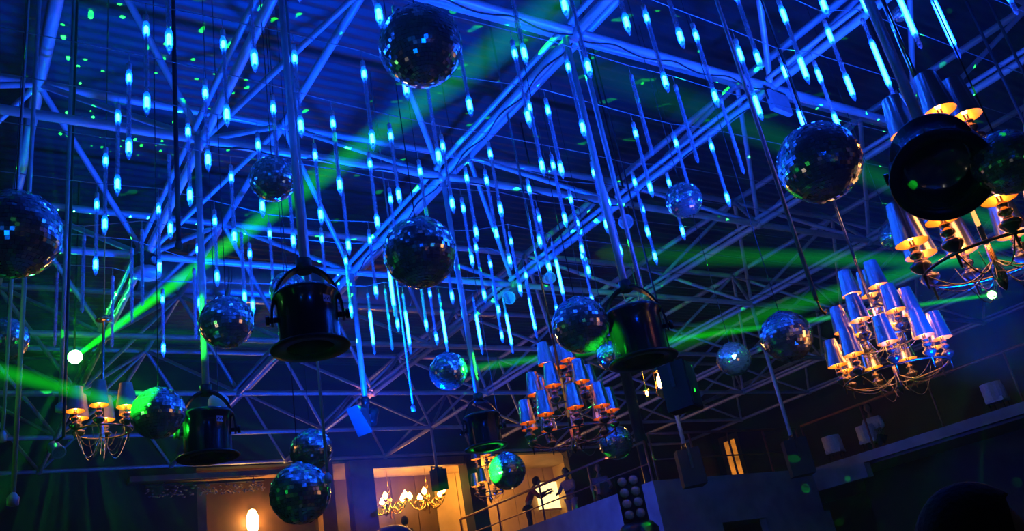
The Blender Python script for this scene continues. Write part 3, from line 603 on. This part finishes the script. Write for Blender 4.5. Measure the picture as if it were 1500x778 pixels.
# sconce on the left bay wall
p = aty(370, 764, YB + .48); t = thing('wall_sconce', 'bright warm wall sconce at the bottom left', 'wall lamp', p)
thing_part('lamp_glass', MB().lathe([(0, .3), (.08, .26), (.14, .12), (.14, -.14), (.09, -.28), (0, -.3)], 16), M['sconce'], t)
thing_part('backplate', MB().box((-.06, .0, -.26), (.06, .06, .26)), M['brass'], t)
lamp('sconce_light', p + Vector((0, -.2, 0)), 85, (1, .5, .12), .1)
# long crystal-hung fixture under the ledge
p = aty(308, 714, YB - .2); t = thing('crystal_fixture', 'long dark fixture with glinting glass pieces under the left ledge', 'hanging fixture', p)
thing_part('bar', MB().box((-1.4, -.05, .08), (1.25, .05, .13)).tube([(-1, 0, .1), (-1, 0, 6.22 - p.z)], .01, 5).tube([(1, 0, .1), (1, 0, 6.22 - p.z)], .01, 5), M['black'], t)
b = MB()
for k in range(150):
    c = Vector((random.uniform(-1.4, 1.25), random.uniform(-.12, .12), random.uniform(-.16, .07))); r = random.uniform(.015, .03)
    b.add([c + Vector(v) * r for v in ((1.6, 0, 0), (-1.6, 0, 0), (0, 1, 0), (0, -1, 0), (0, 0, 1), (0, 0, -1))], [(0, 2, 4), (2, 1, 4), (1, 3, 4), (3, 0, 4), (2, 0, 5), (1, 2, 5), (3, 1, 5), (0, 3, 5)])
o = b.build('crystals', M['glass'], t); o['kind'] = 'stuff'
# bay lamps and lit panel
lamp('bay_light', (9.3, YB + 1.6, 6.1), 95, (1, .46, .07), .2)
lamp('bay_light', (6.3, YB + 1.2, 5.2), 3, (1, .33, .04), .2)
spot('bay_up_light', (6.3, YB + 1.5, 5.0), (6.3, YB + .4, 6.6), 26, (1, .34, .05), 110, .6, .1)
lamp('bay_light', (4.3, YB - 1.0, 4.6), 3, (1, .3, .05), .2)
pw = aty(803, 726, YB + 2.5); t = thing('lit_panel', 'bright glowing wall panel behind the person in red', 'light panel', pw)
thing_part('panel', MB().box((-.4, -.02, -.42), (.4, .055, .42)), M['panel'], t); thing_part('frame', MB().box((-.44, -.03, .42), (.44, .03, .47)).box((-.44, -.03, -.47), (.44, .03, -.42)), M['wood'], t)
# blue dome just rising into the frame, table
p = aty(575, 790, YB - 1.2); t = thing('dome_lamp', 'blue dome at the bottom edge before the candle chandeliers', 'lamp', p)
thing_part('dome', MB().lathe([(.52 * math.sin(PI * k / 24), .32 * math.cos(PI * k / 24)) for k in range(13)], 28), mat('blue_dome', (.05, .1, .8), .35, 0, .15, 3), t); thing_part('post', MB().tube([(0, 0, 0), (0, 0, -p.z)], .03, 8), M['black'], t)
# ================================================================== GALLERY RAILS
def railing(a, b, lab, h=.97, n=5, mid=True):
    a, b = Vector(a), Vector(b); t = thing('railing', lab, 'railing', a); d = b - a
    thing_part('handrail', MB().tube([(0, 0, h), d + Vector((0, 0, h))], .03, 8), M['red_rail'], t)
    if mid: thing_part('middle_rail', MB().tube([(0, 0, h * .45), d + Vector((0, 0, h * .45))], .016, 6), M['red_rail'], t)
    for k in range(n + 1): thing_part('post', MB().tube([d * k / n, d * k / n + Vector((0, 0, h))], .024, 8), M['red_rail'], t)
railing((GX0 + .1, GYC + .1, GZ), (GX0 + .1, YB - .1, GZ), 'red-brown railing along the far gallery edge, before the yellow bay', .8, 4)
railing((GX0 + .25, GYC + .1, GZ), (GX1, GYC + .1, GZ), 'dark railing along the short cross edge before the orange door', .95, 4)
railing((GX1 + .1, GYC, GZ), (GX1 + .1, -6, GZ), 'dim red-brown railing along the near right gallery', .98, 7, False)
# 8-lamp blinder on its stand
p = atd(925, 730, 9.0); t = thing('blinder_light', 'tall black stage light with two columns of four round lenses', 'stage light', (p.x, p.y, 0)); f = (CAM - p); f.z = 0; t.rotation_euler = (0, -0.0, math.atan2(f.y, f.x) + PI / 2)
zc = p.z
thing_part('casing', MB().box((-.125, -.04, zc - .23), (.125, .1, zc + .23)), M['black'], t)
for i in range(4):
    for s in (-1, 1):
        c = Vector((s * .056, -.045, zc - .158 + i * .107)); l = MB(); rr = .047
        l.lathe([(rr * math.cos(q * PI / 12), rr * .55 * math.sin(q * PI / 12)) for q in range(7)], 16); o = l.build('round_lens', M['lens'], t, c); o.rotation_euler = (PI / 2, 0, 0)
        o2 = MB().lathe([(rr, -.006), (rr * 1.1, .0), (rr * 1.1, .01), (rr, .012)], 16).build('lens_ring', M['black'], t, c); o2.rotation_euler = (PI / 2, 0, 0)
thing_part('lower_housing', MB().lathe([(0, 0), (.16, .0), (.2, .1), (.2, .26), (.15, .32), (0, .33)], 20, (0, .03, zc - .56)), M['black'], t)
thing_part('stand', MB().tube([(0, .03, .4), (0, .03, zc - .5)], .03, 10), M['black'], t)
for q in range(3):
    a = q * 2.1; thing_part('leg', MB().tube([(0, .03, .75), (.6 * math.cos(a), .03 + .6 * math.sin(a), .015)], .018, 8), M['black'], t)
# ================================================================== LASERS AND BEAMS
def laser(p, lab, d, r=.095):
    t = thing('laser_projector', lab, 'laser', p, 'green laser projectors'); q = Vector(d).normalized().to_track_quat('-Z', 'Y')
    for nm, mb, m in (('housing', MB().box((-.1, -.07, .0), (.1, .07, .26)), 'black'), ('lens', MB().lathe([(0, -.6 * r), (.65 * r, -.45 * r), (r, 0), (r, .005)], 16), 'laser')):
        o = thing_part(nm, mb, M[m], t); o.rotation_mode = 'QUATERNION'; o.rotation_quaternion = q
    thing_part('drop_arm', MB().tube([(0, .1, .05), (0, .1, 9.08 - p.z)], .014, 6), M['black'], t)
laser(LASER_L, 'glaring green laser at the left, source of the long beam', CAM - LASER_L)
laser(LASER_R, 'glaring green laser spot at the right above the gallery', CAM - LASER_R, .05)
def beam(a, b, r0, r1, L0, L1, lab, col=(.004, 1, .006)):
    """light of one laser fan in the hall's haze: a cone of thin glowing haze, fainter as it spreads"""
    a, b = Vector(a), Vector(b); t = thing('laser_beam', lab, 'light beam', a, 'green laser beams in the haze')
    L = (b - a).length; q = (b - a).normalized().to_track_quat('Z', 'Y')
    o = MB().tube([(0, 0, -.01)] + [(0, 0, L * k / 12) for k in range(13)] + [(0, 0, L + 3 * r1)], [.001] + [r0 + (r1 - r0) * k / 12 for k in range(13)] + [.001], 16).build('beam_cone', haze('beam_haze', col, r0, r1, L, L0, L1), t)
    o.rotation_mode = 'QUATERNION'; o.rotation_quaternion = q
beam(LASER_L, atd(806, 12, 7.2),   .035, .19, 1.1, .085, 'bright beam rising from the left laser past the top mirror ball')
B8 = BP[7]; SRC8 = aty(-120, 512, -1.5); beam(SRC8, B8 + (SRC8 - B8).normalized() * .19, .065, .06, .26, .26, 'beam from the left edge striking the ball by the small chandelier')
B11 = BP[10]; beam(LASER_R, B11 + (LASER_R - B11).normalized() * .2, .03, .055, .30, .22, 'thin beam from the right laser to the ball near the centre')
SRC2, SRC3 = atd(1620, 312, 9.5), atd(1620, 388, 9.0)
beam(SRC2, atd(950, 512, 14), .05, .22, .22, .05, 'slanting beam crossing behind the gold-lit chandelier')
beam(SRC3, atd(900, 372, 15), .05, .24, .20, .02, 'level beam crossing the right half above the gold-lit chandelier')
beam(SRC3, atd(770, 62, 9.5), .06, .28, .19, .012, 'broad faint beam behind the large right mirror ball')
beam(aty(-60, 488, 6.2), aty(420, 496, 6.6), .05, .2, .10, .02, 'faint level green beam behind the left laser')
laser(SRC2, 'green laser projector past the right edge, upper of two', atd(950, 512, 14) - SRC2, .04)
laser(SRC3, 'green laser projector past the right edge, lower of two', atd(900, 372, 15) - SRC3, .04)
laser(SRC8, 'green laser projector past the left edge', B8 - SRC8, .05)
spot('laser_hit', B8 + (SRC8 - B8).normalized() * 2.2 - CN * .9 + CU * .9, B8 + CU * .10 - CR * .10, 12000, GREEN, 6, .4, .02)
spot('laser_hit', B11 + (LASER_R - B11).normalized() * 2.5, B11, 4000, GREEN, 8, .3, .02)
B18 = BP[17]; spot('laser_hit', B18 + Vector((-1.9, -.6, -.45)), B18 - CR * .09 + CU * .03, 14000, GREEN, 8, .4, .02)
cA = atz(942, 526, 3.45) + Vector((0, 0, .2)); spot('laser_hit', cA - CR * 1.3 - CN * 1.3 + Vector((0, 0, -.9)), cA - CR * .17, 2600, GREEN, 8, .6, .03)
cC = atz(305, 668, 3.45); spot('laser_hit', cC - CR * 1.2 - CN * 2.0 + Vector((0, 0, 1.0)), cC + Vector((0, 0, 1.15)), 1800, GREEN, 15, .6, .03)
spot('laser_hit', cC - CR * 2.4 - CN * .5 + Vector((0, 0, .3)), cC - CR * .15 + Vector((0, 0, .2)), 3500, GREEN, 8, .6, .03)
# ================================================================== PEOPLE AND SEATS
def head_mesh(k=1.0):
    """head facing -Y, centre of the skull at the origin, 0.23 m tall"""
    b = MB(); n, m = 28, 32; vs = []; fs = []
    for i in range(n + 1):
        th = PI * i / n
        for j in range(m):
            ph = 2 * PI * j / m; x, y, z = math.sin(th) * math.cos(ph), math.sin(th) * math.sin(ph), math.cos(th)
            X, Y, Z = x * .076, y * .097, z * .118
            fr_ = max(0, -y)
            if z < -.1: X *= 1 - .30 * min(1, (-z - .1) / .9); Y = Y * (1 - .12 * min(1, -z)) - (.012 * min(1, -z * 1.4) if y < 0 else 0)
            if y > 0 and z < -.35: Y *= .72
            g = lambda cx, cz, sx, sz: math.exp(-((X - cx) / sx) ** 2 - ((Z - cz) / sz) ** 2) * (fr_ > .25)
            Y -= .026 * g(0, -.022, .012, .016) + .014 * g(0, -.002, .009, .022)          # nose
            Y += .011 * (g(.031, .004, .015, .012) + g(-.031, .004, .015, .012))           # eye sockets
            Y -= .006 * (g(.03, .024, .02, .008) + g(-.03, .024, .02, .008))               # brows
            Y -= .007 * g(0, -.052, .02, .006) + .006 * g(0, -.064, .018, .006)            # lips
            Y -= .010 * g(0, -.096, .022, .016)                                             # chin
            vs.append((X * k, Y * k, Z * k))
    for i in range(n):
        for j in range(m): fs.append((i * m + j, i * m + (j + 1) % m, (i + 1) * m + (j + 1) % m, (i + 1) * m + j))
    b.add(vs, fs, True)
    for s in (-1, 1):                                                                       # ears
        b.lathe([(0, -.03 * k), (.014 * k, -.022 * k), (.018 * k, 0), (.018 * k, .015 * k), (.01 * k, .03 * k), (0, .033 * k)], 8, (s * .076 * k, .012 * k, -.004 * k))
    return b
def skinned(verts, edges, rad, name, m, parent, sub=1, extra=None, voxel=.014):
    me = bpy.data.meshes.new(name); me.from_pydata([tuple(v) for v in verts], edges, []); o = bpy.data.objects.new(name, me); COL.objects.link(o)
    o.modifiers.new('skin', 'SKIN'); sv = me.skin_vertices[0].data
    for i, r in enumerate(rad): sv[i].radius = (r, r) if not isinstance(r, tuple) else r; sv[i].use_root = (i == 0)
    sm = o.modifiers.new('sub', 'SUBSURF'); sm.levels = sm.render_levels = sub
    dg = bpy.context.evaluated_depsgraph_get(); ev = o.evaluated_get(dg); tm = ev.to_mesh()
    b = MB(); b.add([v.co for v in tm.vertices], [tuple(p.vertices) for p in tm.polygons], True); ev.to_mesh_clear()
    bpy.data.objects.remove(o)
    if extra: b.add(*extra)
    r = b.build(name, m, parent)
    if voxel: md = r.modifiers.new('remesh', 'REMESH'); md.mode = 'VOXEL'; md.voxel_size = voxel; md.use_smooth_shade = True
    return r
def person(loc, rz, lab, top, legs='dark_cloth', sit=False, lean=0., h=1.7, arm='down', voxel=.014, headturn=0., hair_long=True):
    t = thing('person', lab, 'person', loc, None, rz); k = h / 1.72
    hip = Vector((0, 0, .92 if not sit else .5)) * k
    def up(z, y=0): return hip + Matrix.Rotation(lean, 3, 'X') @ Vector((0, y, z)) * k
    V = [hip, up(.18), up(.36), up(.47), up(.53), up(.60)]; R = [(.15 * k, .105 * k), (.125 * k, .09 * k), (.155 * k, .105 * k), (.09 * k, .075 * k), (.055 * k, .055 * k), (.052 * k, .052 * k)]
    E = [(0, 1), (1, 2), (2, 3), (3, 4), (4, 5)]
    ARM = []
    for s in (-1, 1):
        sh = up(.43) + Vector((s * .17 * k, 0, 0))
        if arm == 'down': el, wr = sh + Vector((s * .05, .01, -.29)) * k, sh + Vector((s * .06, -.08, -.53)) * k
        elif arm == 'rail': el, wr = sh + Vector((s * .08, -.12, -.24)) * k, sh + Vector((s * .02, -.33, -.3)) * k
        else: el, wr = sh + Vector((s * .05, -.16, -.2)) * k, sh + Vector((s * .03, -.42, -.12)) * k
        i = len(V); V += [sh, el, wr]; R += [.058 * k, .043 * k, .028 * k]; E += [(2, i), (i, i + 1), (i + 1, i + 2)]; ARM.append((sh, el, wr))
        d = (wr - el).normalized(); sd = d.cross(Vector((s, 0, .2))).normalized()
        pm = len(V); V.append(wr + d * .07 * k); R.append((.034 * k, .022 * k)); E.append((i + 2, pm))
        for q, (off, ln) in enumerate(((-.027, .07), (-.009, .082), (.009, .077), (.026, .06))):
            j = len(V); V += [wr + d * .1 * k + sd * off * k, wr + d * (.1 + ln * .55) * k + sd * off * 1.15 * k, wr + d * (.1 + ln) * k + sd * off * 1.2 * k - Vector((0, 0, .012))]; R += [.0095 * k, .009 * k, .0075 * k]; E += [(pm, j), (j, j + 1), (j + 1, j + 2)]
        j = len(V); V += [wr + d * .03 * k - sd * .04 * k, wr + d * .075 * k - sd * .06 * k]; R += [.012 * k, .009 * k]; E += [(i + 2, j), (j, j + 1)]
    LEG = []
    for s in (-1, 1):
        hj = hip + Vector((s * .09, 0, -.06)) * k
        if sit: kn, an = hj + Vector((s * .04, -.42, .03)) * k, hj + Vector((s * .04, -.40, -.38)) * k
        else: kn, an = hj + Vector((s * .015, -.015, -.40)) * k, hj + Vector((s * .02, .02, -.79)) * k
        an.z = max(an.z, .07 * k); toe = Vector((an.x + s * .02, an.y - .15 * k, .035 * k))
        i = len(V); V += [hj, kn, an, toe]; R += [.088 * k, .056 * k, .038 * k, (.04 * k, .03 * k)]; E += [(0, i), (i, i + 1), (i + 1, i + 2), (i + 2, i + 3)]; LEG.append((hj, kn, an, toe))
    hd = head_mesh(k); hc = up(.70) + Vector((0, -.02 * k, 0)); Rz = Matrix.Rotation(headturn, 3, 'Z')
    skinned(V, E, R, 'body', M['skin'], t, 1, ([Rz @ Vector(v) + hc for v in hd.v], hd.f, True), voxel)
    # clothing shells follow the same bones
    V2 = [V[0], V[1], V[2], V[3] - Vector((0, 0, .01))]; R2 = [(.168 * k, .122 * k), (.143 * k, .108 * k), (.172 * k, .122 * k), (.1 * k, .086 * k)]; E2 = [(0, 1), (1, 2), (2, 3)]
    for sh, el, wr in ARM: i = len(V2); V2 += [sh, el, el.lerp(wr, .8)]; R2 += [.07 * k, .056 * k, .043 * k]; E2 += [(2, i), (i, i + 1), (i + 1, i + 2)]
    skinned(V2, E2, R2, 'top', M[top], t, 1, None, .016)
    V3 = [hip + Vector((0, 0, .03))]; R3 = [(.163 * k, .12 * k)]; E3 = []
    for hj, kn, an, toe in LEG: i = len(V3); V3 += [hj, kn, kn.lerp(an, .9)]; R3 += [.1 * k, .07 * k, .055 * k]; E3 += [(0, i), (i, i + 1), (i + 1, i + 2)]
    skinned(V3, E3, R3, 'trousers', M[legs], t, 1, None, .016)
    b = MB(); vs = []; fs = []; n, m = 14, 28
    for i in range(n + 1):
        th = PI * .62 * i / n
        for j in range(m):
            ph = 2 * PI * j / m; y = math.sin(ph); cut = 1.0 if y > -.2 else 1 - .60 * min(1, (-y - .2) / .5)
            a = th * cut * (1.25 if (hair_long and y > .1) else 1); wob = 1 + .02 * math.sin(ph * 9 + i)
            vs.append(Rz @ Vector((math.sin(a) * math.cos(ph) * .088 * k * wob, math.sin(a) * math.sin(ph) * .11 * k * wob + .006 * k, math.cos(a) * .131 * k)) + hc)
    for i in range(n):
        for j in range(m): fs.append((i * m + j, i * m + (j + 1) % m, (i + 1) * m + (j + 1) % m, (i + 1) * m + j))
    b.add(vs, fs, True); hr = b.build('hair', M['hair'], t); so = hr.modifiers.new('thick', 'SOLIDIFY'); so.thickness = .012
    return t
gz = GZ - .02
q = aty(834, 720, 11.7); person((q.x, q.y, gz), -1.2, 'person with dark hair in a pale lilac top standing by the railing', 'lilac_cloth', 'lilac_cloth', h=1.66, arm='rail')
q = aty(772, 740, 12.2); person((q.x, q.y, gz), .9, 'person in a red top bending forward before the lit panel', 'red_cloth', lean=.55, h=1.62, arm='reach')
person((9.1, 9.5, gz), -.6, 'seated person in a pink top beyond the railing', 'pink_cloth', sit=True, lean=.25, h=1.66, arm='rail')
person((13.6, 4.75, gz), -1.3, 'seated person in a white top on the dim near gallery', 'white_cloth', sit=True, lean=.1, h=1.68, arm='rail')
person((14.6, 1.3, gz), -1.0, 'seated person in dark clothes at the far right of the gallery', 'dark_cloth', sit=True, lean=.2, h=1.7, arm='reach')
QB = aty(594, 772, YB + 1.0); person((QB.x, QB.y, 3.92), 2.6, 'small far person seated below the candle chandeliers', 'dark_cloth', sit=True, h=1.65)
hp = atd(1408, 758, 2.05)
person((hp.x, hp.y, 0), math.radians(90) - AZ - .18, 'dark-haired person close to the camera, face turned right, bottom right', 'dark_cloth', h=1.70, voxel=.007, hair_long=True)
def chair(p, rz, lab, m='white_cloth'):
    t = thing('tub_chair', lab, 'chair', p, 'chairs on the near gallery', rz); t.scale = (.82, .82, .95)
    thing_part('seat', MB().box((-.22, -.22, .38), (.22, .22, .47)), M[m], t)
    pts = [(.24 * math.cos(a), .22 * math.sin(a)) for a in [PI * q / 10 for q in range(11)]]; b = MB(); vs = []
    for x, y in pts: vs += [(x, y, .42), (x, y, .80 if y > .05 else .66), (x * 1.14, y * 1.14 + .01, .80 if y > .05 else .66), (x * 1.14, y * 1.14 + .01, .42)]
    fs = []
    for i in range(10):
        for j in range(4): fs.append((i * 4 + j, i * 4 + (j + 1) % 4, (i + 1) * 4 + (j + 1) % 4, (i + 1) * 4 + j))
    fs += [(0, 1, 2, 3), (43, 42, 41, 40)]; thing_part('backrest', b.add(vs, fs), M[m], t)
    for x in (-.18, .18):
        for y in (-.18, .18): thing_part('leg', MB().tube([(x, y, 0), (x * .9, y * .9, .38)], .018, 6), M['black'], t)
chair((13.1, 5.62, gz), 1.9, 'white tub chair nearest the cross railing'); chair((13.25, 4.75, gz), 1.8, 'white tub chair of the person in the white top'); chair((13.35, 1.7, gz), 1.7, 'white tub chair at the far right of the gallery')
chair((9.2, 9.35, gz), 1.2, 'dark chair under the person in the pink top', 'dark_cloth'); chair((14.7, 1.3, gz), 2.0, 'dark chair under the person at the far right', 'dark_cloth'); chair((QB.x, QB.y + .05, 3.92), 2.6 + PI, 'dark chair below the candle chandeliers', 'dark_cloth')
